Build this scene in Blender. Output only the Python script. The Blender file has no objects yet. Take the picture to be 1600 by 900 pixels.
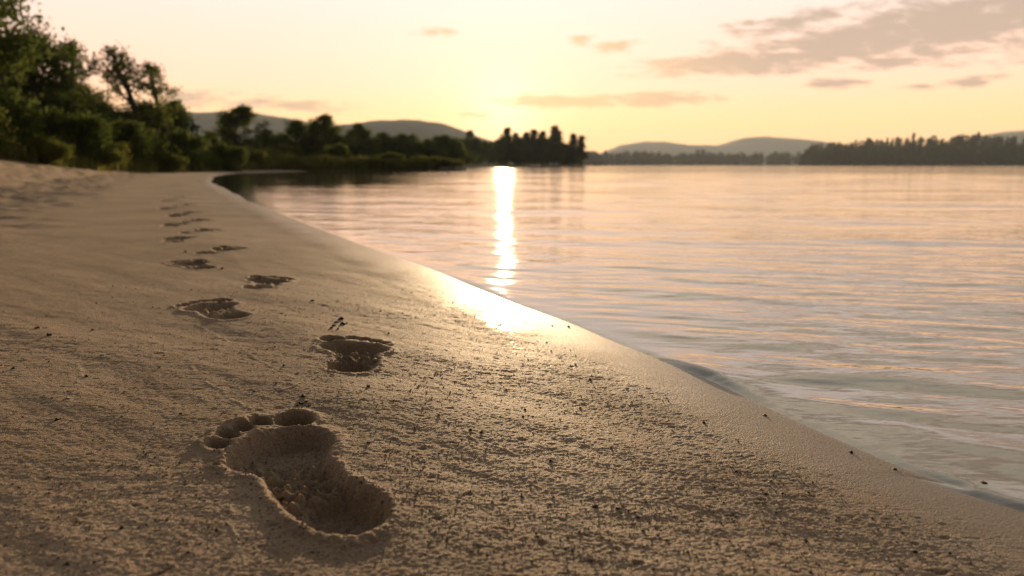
import bpy, math, random
import numpy as np
from mathutils import Vector

R = math.radians
SC = bpy.context.scene
COL = SC.collection
rng = np.random.default_rng(7)
random.seed(7)

# ------------------------------------------------------------------ camera
F = 1150.0                       # focal length in pixels of the 1600 wide photograph
PITCH = math.atan(192.0 / F)
CAM = np.array([0.0, 0.0, 0.30])
cp, sp = math.cos(PITCH), math.sin(PITCH)

def ray(u, v):
    a, b = (u - 800.0) / F, (450.0 - v) / F
    return np.array([a, cp + b * sp, -sp + b * cp])

def on_plane(u, v, z=0.0):
    d = ray(u, v)
    return CAM + d * ((z - CAM[2]) / d[2])

def at(u, v, y):
    d = ray(u, v)
    return CAM + d * (y / d[1])

# ------------------------------------------------------------------ noise
_P = np.random.default_rng(3).permutation(1024).astype(np.int32)
_G = np.random.default_rng(4).uniform(0, 2 * np.pi, 1024).astype(np.float32)
_GX, _GY = np.cos(_G), np.sin(_G)

def perlin(x, y, seed=0):
    x = np.asarray(x, dtype=np.float64); y = np.asarray(y, dtype=np.float64)
    xi = np.floor(x).astype(np.int64); yi = np.floor(y).astype(np.int64)
    fx = (x - xi).astype(np.float32); fy = (y - yi).astype(np.float32)
    u = fx * fx * fx * (fx * (fx * 6 - 15) + 10); v = fy * fy * fy * (fy * (fy * 6 - 15) + 10)
    def g(ix, iy, dx, dy):
        h = _P[(_P[(ix + seed * 57) & 1023] + iy + seed * 131) & 1023]
        return _GX[h] * dx + _GY[h] * dy
    a = g(xi, yi, fx, fy); b = g(xi + 1, yi, fx - 1, fy)
    c = g(xi, yi + 1, fx, fy - 1); d = g(xi + 1, yi + 1, fx - 1, fy - 1)
    return (a + u * (b - a)) + v * ((c + u * (d - c)) - (a + u * (b - a)))

def fbm(x, y, o=3, seed=0, gain=.5):
    r = 0; a = 1.0
    for k in range(o):
        r = r + a * perlin(x * 2 ** k, y * 2 ** k, seed + k); a *= gain
    return r

def sstep(a, b, x):
    t = np.clip((x - a) / (b - a), 0, 1)
    return t * t * (3 - 2 * t)

# ------------------------------------------------------------------ mesh helpers
def new_mesh(name, V, Fc, mats=(), smooth=True):
    """V (n,3) array, Fc (m,k) array of equal sized faces (or list of such arrays)"""
    me = bpy.data.meshes.new(name)
    V = np.ascontiguousarray(V, dtype=np.float32)
    blocks = Fc if isinstance(Fc, list) else [Fc]
    loops = np.concatenate([b.ravel() for b in blocks]).astype(np.int32)
    sizes = np.concatenate([np.full(len(b), b.shape[1], np.int32) for b in blocks])
    starts = np.concatenate([[0], np.cumsum(sizes)[:-1]]).astype(np.int32)
    me.vertices.add(len(V)); me.vertices.foreach_set('co', V.ravel())
    me.loops.add(len(loops)); me.loops.foreach_set('vertex_index', loops)
    me.polygons.add(len(sizes)); me.polygons.foreach_set('loop_start', starts)
    me.polygons.foreach_set('use_smooth', np.full(len(sizes), smooth, bool))
    me.update(calc_edges=True)
    for m in mats: me.materials.append(m)
    return me

def link(name, me, parent=None, loc=None, **props):
    o = bpy.data.objects.new(name, me); COL.objects.link(o)
    if parent is not None: o.parent = parent
    if loc is not None: o.location = loc
    for k, v in props.items(): o[k] = v
    return o

def thing(name, label, cat, loc=(0, 0, 0), group=None, me=None, rz=0.0):
    o = bpy.data.objects.new(name, me); COL.objects.link(o)
    o.location = [float(c) for c in loc]; o.rotation_euler = (0, 0, rz)
    o['label'] = label; o['category'] = cat
    if group: o['group'] = group
    return o

def attr(me, name, arr):
    a = me.attributes.new(name, 'FLOAT', 'POINT')
    a.data.foreach_set('value', np.ascontiguousarray(arr, dtype=np.float32))

# ------------------------------------------------------------------ node helpers
class NT:
    def __init__(s, tree): s.t = tree; tree.nodes.clear()
    def n(s, typ, ins=None, **kw):
        nd = s.t.nodes.new(typ)
        for k, v in kw.items(): setattr(nd, k, v)
        for k, v in (ins or {}).items():
            sock = nd.inputs[k]
            if isinstance(v, bpy.types.NodeSocket): s.t.links.new(v, sock)
            else: sock.default_value = v
        return nd
    def math(s, op, a, b=None, c=None, clamp=False):
        ins = {0: a}
        if b is not None: ins[1] = b
        if c is not None: ins[2] = c
        return s.n('ShaderNodeMath', ins, operation=op, use_clamp=clamp).outputs[0]
    def vmath(s, op, a, b=None, out=0):
        ins = {0: a}
        if b is not None: ins[1] = b
        return s.n('ShaderNodeVectorMath', ins, operation=op).outputs[out]
    def mix(s, f, a, b):
        nd = s.n('ShaderNodeMix', data_type='RGBA')
        for i, v in ((0, f), (6, a), (7, b)):
            if isinstance(v, bpy.types.NodeSocket): s.t.links.new(v, nd.inputs[i])
            else: nd.inputs[i].default_value = v if i == 0 else (*v, 1) if len(v) == 3 else v
        return nd.outputs[2]
    def rng(s, v, a, b, c=0.0, d=1.0, smooth=True):
        return s.n('ShaderNodeMapRange', {0: v, 1: a, 2: b, 3: c, 4: d}, interpolation_type='SMOOTHSTEP' if smooth else 'LINEAR').outputs[0]
    def noise(s, vec, scale, detail=2.0, rough=.5, out=0, **k):
        return s.n('ShaderNodeTexNoise', {'Vector': vec, 'Scale': scale, 'Detail': detail, 'Roughness': rough}, **k).outputs[out]
    def at(s, name): return s.n('ShaderNodeAttribute', attribute_name=name).outputs['Fac']
    def ramp(s, fac, stops):
        nd = s.n('ShaderNodeValToRGB', {0: fac}); e = nd.color_ramp.elements
        while len(e) < len(stops): e.new(.5)
        for el, (p, c) in zip(e, stops): el.position = p; el.color = (*c, 1)
        return nd.outputs[0]

def material(name):
    m = bpy.data.materials.new(name); m.use_nodes = True
    return m, NT(m.node_tree)

def simple_mat(name, col, rough=.8, var=.25, scale=8.0, bump=0.0):
    m, t = material(name)
    p = t.n('ShaderNodeTexCoord').outputs['Object']
    nz = t.noise(p, scale, 4.0)
    c = t.mix(nz, [x * (1 - var) for x in col], [x * (1 + var) for x in col])
    b = t.n('ShaderNodeBsdfPrincipled', {'Base Color': c, 'Roughness': rough})
    if bump:
        t.t.links.new(t.n('ShaderNodeBump', {'Height': nz, 'Distance': bump}).outputs[0], b.inputs['Normal'])
    t.t.links.new(b.outputs[0], t.n('ShaderNodeOutputMaterial').inputs[0])
    return m

# ------------------------------------------------------------------ plan of the lake shore
SHORE_PX = [(1600, 800), (1500, 762), (1400, 727), (1300, 683), (1230, 650), (1160, 615), (1110, 590), (1060, 571), (1000, 549), (950, 531),
            (870, 498), (780, 465), (700, 432), (620, 402), (540, 373), (460, 343), (400, 318), (360, 299), (338, 287), (332, 281),
            (338, 275.5), (365, 271.5), (420, 269), (490, 267.5), (560, 266.6), (640, 266.2), (690, 265.9), (722, 265.4)]
shore = [on_plane(u, v)[:2] for u, v in SHORE_PX]
far_pt = at(921, 258, 250)[:2]
LAND = [(9.0, -9.0), (2.6, -1.9), (1.15, -.22)] + [tuple(p) for p in shore] + [
    (shore[-1][0] + .5, shore[-1][1] + 1.6), (shore[-1][0] - 3.0, shore[-1][1] + 5.0), (-8.0, 62.0), (-9.0, 90.0), (-4.0, 140.0), (8.0, 200.0),
    (far_pt[0] - 2, 235.0), (far_pt[0], 250.0), (far_pt[0] - 4, 275.0), (-20.0, 330.0), (-90, 420), (-500, 600), (-900, 300), (-900, -200), (9.0, -60.0)]

def catmull(P, step):
    P = np.array(P); out = []
    for i in range(len(P) - 1):
        p0, p1, p2, p3 = P[max(i - 1, 0)], P[i], P[i + 1], P[min(i + 2, len(P) - 1)]
        n = 3
        for k in range(n):
            t = k / n
            out.append(.5 * ((2 * p1) + (p2 - p0) * t + (2 * p0 - 5 * p1 + 4 * p2 - p3) * t * t + (3 * p1 - p0 - 3 * p2 + p3) * t ** 3))
    out.append(P[-1]); return np.array(out)

NS = 3 + len(shore)
LANDP = np.concatenate([catmull(LAND[:NS + 9], 3), np.array(LAND[NS + 9:])])

BANK = [(-60, -40), (-16, 2), (-12.6, 8.5), (-10.4, 13.2), (-9.8, 17), (-10.4, 22), (-10.8, 27), (-11.2, 33), (-10.8, 39.5), (-8.0, 41.6)]
GRASSP = np.array([(-60, -40), (-20, -1.5), (-13.4, 7.5), (-10.9, 13.4), (-10.6, 17.5), (-11.4, 22), (-12.0, 27), (-12.4, 33), (-12.2, 37.0), (-10.8, 39.6)]
                  + [(p[0], p[1] + .12) for p in shore[-5:]] + [(shore[-1][0] + .3, shore[-1][1] + 1.2)] + list(LAND[NS + 1:]) )
GRASSP = np.array([tuple(p) for p in GRASSP])

def signed(poly, x, y):
    """distance to the outline of a polygon, positive inside"""
    x = np.asarray(x, np.float32).ravel(); y = np.asarray(y, np.float32).ravel()
    d2 = np.full(x.shape, 1e12, np.float32); ins = np.zeros(x.shape, bool)
    n = len(poly)
    for i in range(n):
        ax, ay = [float(c) for c in poly[i]]; bx, by = [float(c) for c in poly[(i + 1) % n]]
        ex, ey = bx - ax, by - ay; L = ex * ex + ey * ey
        if L < 1e-12: continue
        t = np.clip(((x - ax) * ex + (y - ay) * ey) / L, 0, 1)
        dx, dy = x - (ax + t * ex), y - (ay + t * ey)
        np.minimum(d2, dx * dx + dy * dy, out=d2)
        if ay != by:
            c = ((ay > y) != (by > y)) & (x < ex * (y - ay) / (by - ay) + ax)
            ins ^= c
    return np.where(ins, np.sqrt(d2), -np.sqrt(d2))

def shore_s(x, y):
    s = signed(LANDP, x, y)
    r = np.sqrt(x * x + y * y)
    return s + .035 * np.clip(r, .3, 6) * .35 * perlin(x * 1.7 / np.clip(r, .8, 6), y * 1.7 / np.clip(r, .8, 6), 11) + .011 * np.clip(r, .3, 6) * perlin(x * 6 / np.clip(r, .8, 6), y * 6 / np.clip(r, .8, 6), 12)

def profile(s):
    pos = .030 * np.clip(s, 0, .20) + .075 * np.clip(s - .20, 0, .30) + .022 * np.clip(s - .50, 0, 2.1) + .205 * np.clip(s - 2.3, 0, 3.2) + .03 * np.clip(s - 5.5, 0, 40)
    neg = .09 * np.clip(s, -3, 0) + .05 * np.clip(s + 3, -40, 0)
    return np.where(s > 0, pos, neg)

def base_height(x, y):
    x = np.asarray(x, np.float64).ravel(); y = np.asarray(y, np.float64).ravel()
    s = shore_s(x, y); g = signed(GRASSP, x, y); r = np.hypot(x, y)
    # the far ground lies low: cap the rise away from the near beach
    cap = np.where(y > 36, .45, 1.4)
    z = np.minimum(profile(s), cap + 0 * s)
    z = z + np.where(g > 0, .25 * (1 - np.exp(-np.clip(g, 0, 60) / 1.5)) * sstep(-7.5, -10.5, x) * sstep(60, 36, y) + .004 * np.clip(g, 0, 150), 0)
    return z, s, g, r

# ------------------------------------------------------------------ footprints
def prelim(u, v):
    z = .03
    for _ in range(12):
        p = on_plane(u, v, z); z = .5 * z + .5 * float(base_height(p[0:1], p[1:2])[0][0])
    return on_plane(u, v, z)

# (side, heel centre px, big toe centre px)
PRINTS = [('L', (541, 792), (465, 657)), ('R', (545, 572), (522, 531)), ('L', (361, 494), (343, 470.5)), ('R', (402, 448.5), (405, 433)),
          ('L', (317, 418), (308, 407)), ('R', (338, 394), (346, 387)), ('L', (282, 377.5), (275, 371)), ('R', (306, 363), (313, 358.7)),
          ('L', (273, 353.8), (271, 350)), ('R', (306, 346), (305, 342.6)), ('L', (277, 338.5), (275, 335.6)), ('R', (291, 334), (289, 331.3)),
          ('L', (260, 327), (260, 324.5)), ('R', (286, 321), (286, 318.8)), ('L', (262, 315), (262, 313.2)), ('R', (281, 308), (281, 306.4))]
HEEL, TOE = np.array([0.0, .036]), np.array([.027, .226])
foot = []
for i, (side, hp, tp) in enumerate(PRINTS):
    H3, T3 = prelim(*hp)[:2], prelim(*tp)[:2]
    d = T3 - H3; L = np.hypot(*d)
    v0 = (TOE - HEEL) * (np.array([1, 1]) if side == 'L' else np.array([-1, 1]))
    k = np.clip(L / np.hypot(*v0), .84, 1.16)
    ang = math.atan2(d[1], d[0]) - math.atan2(v0[1], v0[0])
    if i > 4: ang = (.12 if side == 'L' else -.10) + .3 * np.clip(ang, -.4, .4)
    ex, ey = np.array([math.cos(ang), math.sin(ang)]), np.array([-math.sin(ang), math.cos(ang)])
    if i > 4: k = 1.0
    m = 1 if side == 'L' else -1
    org = H3 - ey * HEEL[1] * k if i <= 4 else .5 * (H3 + T3) - ey * .13
    foot.append(dict(org=org, ex=ex * m, ey=ey, kx=1.08 if i == 0 else 1.02, ky=k, seed=i, deep=1.0))

def smin(a, b, k):
    h = np.clip(.5 + .5 * (b - a) / k, 0, 1)
    return b * (1 - h) + a * h - k * h * (1 - h)

def ell(px, py, cx, cy, rx, ry, a=0.0):
    c, s = math.cos(a), math.sin(a)
    dx, dy = px - cx, py - cy
    qx, qy = (dx * c + dy * s), (-dx * s + dy * c)
    l = np.sqrt((qx / rx) ** 2 + (qy / ry) ** 2)
    return (l - 1) * min(rx, ry) * np.clip(.6 + .4 * l, .6, 1.6)

TOES = [(.0265, .2290, .0182, .0215, -.12), (-.0040, .2370, .0092, .0130, .05), (-.0225, .2300, .0080, .0122, .15), (-.0385, .2180, .0076, .0118, .25), (-.0520, .1995, .0082, .0115, .4)]

def foot_field(f, x, y, fine=True):
    """height change of one bare footprint; also its outline distance and the toes' distances, sole coordinate"""
    dx, dy = x - f['org'][0], y - f['org'][1]
    px = (dx * f['ex'][0] + dy * f['ex'][1]) / f['kx']; py = (dx * f['ey'][0] + dy * f['ey'][1]) / f['ky']
    wob = .0020 * fbm(px * 60 + f['seed'] * 9, py * 60, 2, 5) + .0016 * fbm(px * 210 + f['seed'] * 9, py * 210, 2, 6)
    heel = ell(px, py, -.001, .037, .0295, .0385)
    arch = ell(px, py, -.0105, .100, .0290, .082, -.06)
    ball = ell(px, py, -.0065, .163, .0345, .0510, -1.12)
    sole = smin(smin(heel, arch, .018), ball, .02) + wob
    toes = [ell(px, py, *t) + .6 * wob for t in TOES]
    # depths: flat floors with steep edges
    n0 = f['seed'] == 0
    h = -(.0225 if n0 else .0150) * sstep(.003, -.0065, heel + wob) - .004 * sstep(-.004, -.022, heel)
    h = np.minimum(h, -.0165 * sstep(.003, -.0085, ball + wob) * (.8 + .2 * sstep(.12, .17, py)))
    h = np.minimum(h, -(.0125 if n0 else .0040) * sstep(.004, -.0060, sole))
    tm = np.minimum.reduce(toes)
    for j, td in enumerate(toes):
        h = np.minimum(h, -(.026 if j == 0 else .0205) * sstep(.0018, -.0042, td))
    out = np.minimum(sole, tm)
    # the crest of sand squeezed up between the ball and the toes
    crest = .0050 * np.exp(-((sole - tm) / .006) ** 2) * sstep(.011, .001, sole) * sstep(.010, .001, tm)
    rim = (.0046 if n0 else .0024) * np.exp(-((out - .0065) / .0065) ** 2) * (.55 + .7 * perlin(px * 34 + f['seed'] * 5, py * 34, 9)) * np.where(px < 0, 1.2, .7)
    h = h + crest + rim + .0014 * np.exp(-((out - .004) / .008) ** 2) * fbm(px * 150, py * 150 + f['seed'], 2, 8)
    inside = sstep(.004, -.006, out)
    if fine:
        mid = sstep(.055, .085, py) * sstep(.165, .125, py)
        clod = 1.15 * np.abs(fbm(px * 62 + f['seed'], py * 78, 3, 27)) - .2
        h = h + inside * ((.0038 + .0070 * mid) * clod + .0022 * (np.abs(perlin(px * 190, py * 210, 29)) - .2))
        h = h + inside * ((.0016 + (.0075 if f['seed'] == 0 else .003) * mid) * fbm(px * 95 + f['seed'] * 3, py * 120, 3, 21) + .0012 * fbm(px * 330, py * 330, 2, 23))
    h = h * f['deep']
    return h, out, toes, px, py

# thin swash lines left on the sand, as chains of photograph points laid on the ground
SWASH_PX = [[(290, 498), (318, 512), (352, 530), (377, 541), (392, 555), (410, 566), (440, 580), (463, 594)],
            [(376, 541), (398, 546), (402, 549)], [(292, 562), (305, 578), (303, 588), (325, 600), (350, 612), (367, 627), (390, 640)],
            [(567, 455), (572, 463), (577, 473)], [(690, 650), (720, 673), (745, 687), (780, 700), (815, 710)], [(640, 575), (665, 592), (690, 610), (712, 628)],
            [(365, 842), (372, 862), (384, 885)], [(360, 790), (358, 812), (366, 832), (372, 850)],
            [(820, 745), (850, 762), (880, 785), (930, 830), (980, 862), (1015, 888)], [(900, 690), (925, 715), (945, 735)],
            [(500, 586), (470, 600), (440, 610)], [(120, 560), (128, 585), (118, 610), (100, 640)]]
swash = [np.array([prelim(u, v)[:2] for u, v in c]) for c in SWASH_PX]

def swash_d(x, y):
    d = np.full(x.shape, 9.0)
    wx = x + .006 * perlin(x * 60, y * 60, 31); wy = y + .006 * perlin(x * 60, y * 60, 32)
    for c in swash:
        for a, b in zip(c[:-1], c[1:]):
            e = b - a; L = e @ e
            t = np.clip(((wx - a[0]) * e[0] + (wy - a[1]) * e[1]) / L, 0, 1)
            d = np.minimum(d, np.hypot(wx - a[0] - t * e[0], wy - a[1] - t * e[1]))
    return d

def sand_detail(x, y, s, g, r):
    """everything above the smooth ground: undulations, humps of trampled sand, ripples, grains"""
    # coordinates along and across the near waterline
    c, sn = math.cos(R(-38)), math.sin(R(-38))
    al, ac = x * c + y * sn, -x * sn + y * c
    near = sstep(9, 3, r)
    dry = sstep(.8, 2.0, s) * sstep(1.8, 4.0, r)
    wet = sstep(.30, .03, s)
    h = .0036 * (.35 * near + .65 * sstep(3.2, 1.0, r)) * fbm(al * 1.9, ac * 7.5, 2, 41) * sstep(.02, .25, s)
    h += .0007 * near * fbm(al * 11, ac * 34, 2, 43) * sstep(.02, .14, s)
    hump = fbm(x * 2.6 + .3 * perlin(x, y, 3), y * 2.0, 3, 47)
    h += dry * (.040 * (np.abs(hump) - .22) + .022 * fbm(x * 6, y * 4.5, 2, 51)) * sstep(-.2, .6, -g + .6)
    h += -dry * .034 * sstep(.12, .5, perlin(x * 2.3, y * 1.6, 55))
    h += sstep(.8, 1.8, s) * .008 * fbm(x * 5, y * 4, 2, 52) * near
    k = sstep(.02, .16, s)
    f1 = sstep(3.0, 1.2, r)
    i = np.where(f1 > 0)[0]
    if len(i):
        xi, yi, ri = x[i], y[i], r[i]
        rough = .55 + .9 * sstep(-.25, .35, fbm(xi * 3.1, yi * 4.5, 2, 61))
        fine = np.zeros(len(i))
        fine += .0006 * fbm(xi * 24 + 1.5 * perlin(xi * 9, yi * 9, 7), yi * 52 + xi * 8, 2, 63) * rough
        pit = fbm(xi * 62, yi * 95, 2, 67)
        fine += -.0017 * sstep(.38, .66, pit) * rough + .0003 * pit
        fine += .0006 * perlin(xi * 210, yi * 260, 71)
        fine += .0005 * perlin(xi * 420, yi * 480, 73) * sstep(1.4, .6, ri)
        h[i] += f1[i] * k[i] * fine
    return h

def full_height(x, y, want=False):
    x = np.asarray(x, np.float64).ravel(); y = np.asarray(y, np.float64).ravel()
    z, s, g, r = base_height(x, y)
    h = sand_detail(x, y, s, g, r)
    fid = np.full(x.shape, -1, np.int32); part = np.zeros(x.shape, np.int32); hollow_shade = np.zeros(x.shape)
    for n, f in enumerate(foot):
        c = f['org'] + f['ey'] * .13
        i = np.where((np.abs(x - c[0]) < .22) & (np.abs(y - c[1]) < .24))[0]
        if not len(i): continue
        fh, out, toes, px, py = foot_field(f, x[i], y[i])
        ins = sstep(.012, -.004, out)
        h[i] = h[i] * (1 - .75 * ins) + fh
        m = out < .0025
        j = i[m]; fid[j] = n
        tm = np.array(toes)[:, m]; am = tm.argmin(0); mn = tm.min(0)
        so = py[m]
        pt = np.where(so < .078, 1, np.where(so < .122, 2, 3))
        pt = np.where(mn < np.where(so > .175, .0035, -.001), 4 + am, pt)
        part[j] = pt
        hollow_shade[i] = np.maximum(hollow_shade[i], ins)  # mask of the footprint hollows, for the shade painted into them
    i = np.where(r < 2.5)[0]
    sw = np.zeros(x.shape)
    if len(i):
        d = swash_d(x[i], y[i])
        sw[i] = np.exp(-(d / (.0009 + .0006 * r[i])) ** 2) * sstep(-.35, .1, perlin(x[i] * 26, y[i] * 26, 77))
        h[i] += .0007 * sw[i]
    if want: return z + h, s, g, r, fid, part, hollow_shade, sw
    return z + h

def ground_at(x, y):
    return float(full_height(np.array([x]), np.array([y]))[0])

def on_ground(u, v):
    z = .03
    for _ in range(10):
        p = on_plane(u, v, z); z = .5 * z + .5 * ground_at(p[0], p[1])
    p = on_plane(u, v, z); return np.array([p[0], p[1], ground_at(p[0], p[1])])

# ------------------------------------------------------------------ materials: sand
def make_sand():
    m, t = material('sand')
    p = t.n('ShaderNodeNewGeometry').outputs['Position']
    inl, dep, swl = t.at('inland'), t.at('hollow_shade'), t.at('swash')
    wob = t.noise(p, 5.0, 3.0)
    inl2 = t.math('ADD', inl, t.math('MULTIPLY', t.math('SUBTRACT', wob, .5), .22))
    wet = t.rng(inl2, .0, .19, 1.0, 0.0)
    big = t.noise(p, 2.2, 4.0, .6); mid = t.noise(p, 22.0, 4.0, .6)
    c = t.mix(t.rng(big, .3, .7), (.245, .182, .132), (.390, .302, .225))
    c = t.mix(t.math('MULTIPLY', t.rng(mid, .48, .72), .45), c, (.20, .130, .082))
    grain = t.noise(p, 620.0, 2.0, .7)
    g2 = t.noise(p, 210.0, 2.0, .6)
    c = t.mix(t.rng(grain, .57, .68, 0, .85), c, (.055, .040, .030))
    c = t.mix(t.rng(grain, .40, .30, 0, .55), c, (.52, .43, .33))
    c = t.mix(t.rng(g2, .66, .74, 0, .85), c, (.035, .026, .020))
    c = t.mix(t.rng(inl2, .45, 1.1, 0, .5), c, (.43, .32, .225))
    c = t.mix(t.math('MULTIPLY', swl, .45), c, (.55, .45, .34))
    c = t.mix(t.math('MULTIPLY', dep, .10), c, (.20, .14, .09))  # shade painted into the sand colour inside the footprints
    c = t.mix(t.math('MULTIPLY', wet, .55), c, (.115, .082, .056))
    rough = t.math('ADD', t.math('MULTIPLY', wet, -.12), t.rng(inl2, .2, .7, .66, .92))
    hh = t.math('ADD', t.math('MULTIPLY', t.noise(p, 420.0, 2.0, .7), .0016),
                t.math('ADD', t.math('MULTIPLY', t.noise(p, 95.0, 3.0, .65), .0006), t.math('MULTIPLY', grain, .0011)))
    hh = t.math('MULTIPLY', hh, t.math('ADD', t.math('MULTIPLY', wet, -.5), 1.0))
    bp = t.n('ShaderNodeBump', {'Height': hh, 'Distance': 1.0, 'Strength': 1.0}).outputs[0]
    b = t.n('ShaderNodeBsdfPrincipled', {'Base Color': c, 'Roughness': rough, 'IOR': 1.40, 'Normal': bp})
    t.t.links.new(t.math('MULTIPLY', t.math('ADD', t.math('MULTIPLY', wet, .4), .08), 1.0), b.inputs['Specular IOR Level'])
    t.t.links.new(t.math('MULTIPLY', wet, .38), b.inputs['Coat Weight']); b.inputs['Coat Roughness'].default_value = .15; b.inputs['Coat IOR'].default_value = 1.33
    t.t.links.new(b.outputs[0], t.n('ShaderNodeOutputMaterial').inputs[0])
    return m
SAND = make_sand()

def make_soil():
    m, t = material('grassy_soil')
    p = t.n('ShaderNodeNewGeometry').outputs['Position']
    c = t.ramp(t.noise(p, 1.4, 5.0, .65), [(.3, (.030, .040, .014)), (.55, (.050, .062, .020)), (.75, (.085, .075, .035))])
    bp = t.n('ShaderNodeBump', {'Height': t.noise(p, 6.0, 5.0, .7), 'Distance': .15}).outputs[0]
    b = t.n('ShaderNodeBsdfPrincipled', {'Base Color': c, 'Roughness': .95, 'Normal': bp})
    t.t.links.new(b.outputs[0], t.n('ShaderNodeOutputMaterial').inputs[0])
    return m
SOIL = make_soil()

# ------------------------------------------------------------------ the land sheet (level of detail falls off with distance from the place one stands)
def geo(a, b, k):
    n = max(2, int(math.log(b / a) / k)); return np.exp(np.linspace(math.log(a), math.log(b), n))
rad = np.concatenate([geo(.03, .30, .06)[:-1], geo(.30, 1.45, .0020)[:-1], geo(1.45, 8, .0048)[:-1], geo(8, 60, .012)[:-1], geo(60, 1500, .05)])
th = np.concatenate([np.linspace(R(-175), R(-43), 75)[:-1], np.linspace(R(-43), R(43), 680)[:-1], np.linspace(R(43), R(175), 75)])
NR, NTH = len(rad), len(th)
RR, TT = np.meshgrid(rad, th, indexing='ij')
X, Y = (RR * np.sin(TT)).ravel(), (RR * np.cos(TT)).ravel()
Z, S, G, RD, FID, PART, HOLLOW_SHADE, SW = full_height(X, Y, True)
P3 = np.stack([X, Y, Z], 1)
# vertex normals of the whole sheet, so that pieces cut out of it meet without a seam
gp = P3.reshape(NR, NTH, 3)
tr = np.gradient(gp, axis=0); ta = np.gradient(gp, axis=1)
NRM = np.cross(ta.reshape(-1, 3), tr.reshape(-1, 3)); NRM /= np.maximum(np.linalg.norm(NRM, axis=1, keepdims=True), 1e-20)
if NRM[:, 2].mean() < 0: NRM = -NRM
ii = np.arange(NR * NTH).reshape(NR, NTH)
Q = np.stack([ii[:-1, :-1], ii[:-1, 1:], ii[1:, 1:], ii[1:, :-1]], -1).reshape(-1, 4)
Q = Q[:, ::-1] if np.cross(P3[Q[0, 1]] - P3[Q[0, 0]], P3[Q[0, 2]] - P3[Q[0, 0]])[2] < 0 else Q
qi = FID[Q]; qf = np.where((qi >= 0).sum(1) >= 3, qi.max(1), -1)
qp = PART[Q].max(1)
sQ = S[Q].mean(1); gQ = G[Q].mean(1)
deepQ = sQ < -30
grassQ = (gQ > .05) & (qf < 0)

def cut(name, mask, mat, parent=None, **props):
    q = Q[mask]; used, inv = np.unique(q, return_inverse=True)
    me = new_mesh(name, P3[used], inv.reshape(-1, 4), (mat,))
    attr(me, 'inland', S[used]); attr(me, 'hollow_shade', HOLLOW_SHADE[used]); attr(me, 'swash', SW[used])
    me.normals_split_custom_set_from_vertices(NRM[used].tolist())
    return link(name, me, parent, **props)

cut('sand_beach', (qf < 0) & ~grassQ & ~deepQ, SAND, kind='structure')
cut('grassy_bank_ground', grassQ & ~deepQ, SOIL, kind='structure')

ORD = ['big left footprint with five clear toes nearest the bottom edge of the beach', 'right footprint with three pads and dark crumbs scattered beyond its big toe',
       'left footprint with dark heel, third of the trail from the bottom', 'small right footprint between the third left one and the waterline, fourth of the trail',
       'left footprint, fifth of the trail counted from the big clear one', 'right footprint, sixth of the trail counted from the big clear one',
       'left footprint, seventh of the trail, lying furthest towards the dry sand', 'right footprint, eighth of the trail counted from the big clear one',
       'faint left footprint, ninth of the trail counted from the big clear one', 'faint right footprint, tenth of the trail counted from the big clear one',
       'faint left footprint, eleventh of the trail counted from the big clear one', 'faint right footprint, twelfth of the trail counted from the big clear one',
       'blurred left footprint, thirteenth of the trail, just before the last three', 'blurred right footprint, third from the far end of the trail',
       'blurred left footprint, last but one at the far end of the trail', 'blurred right footprint at the far end of the trail, the last of it']
PNAMES = {1: 'heel_hollow', 2: 'arch_hollow', 3: 'ball_hollow'}
for n in range(len(foot)):
    mk = qf == n
    if not mk.any(): continue
    if n < 4:
        f = foot[n]; root = thing('footprint', ORD[n], 'footprint', (0, 0, 0), 'bare footprints in a trail along the beach')
        for k in range(1, 9):
            pm = mk & (qp == k)
            if pm.sum() > 3: cut(PNAMES.get(k, 'toe_hollow'), pm, SAND, root)
    else:
        cut('footprint', mk, SAND, None, label=ORD[n], category='footprint', group='bare footprints in a trail along the beach')

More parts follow.
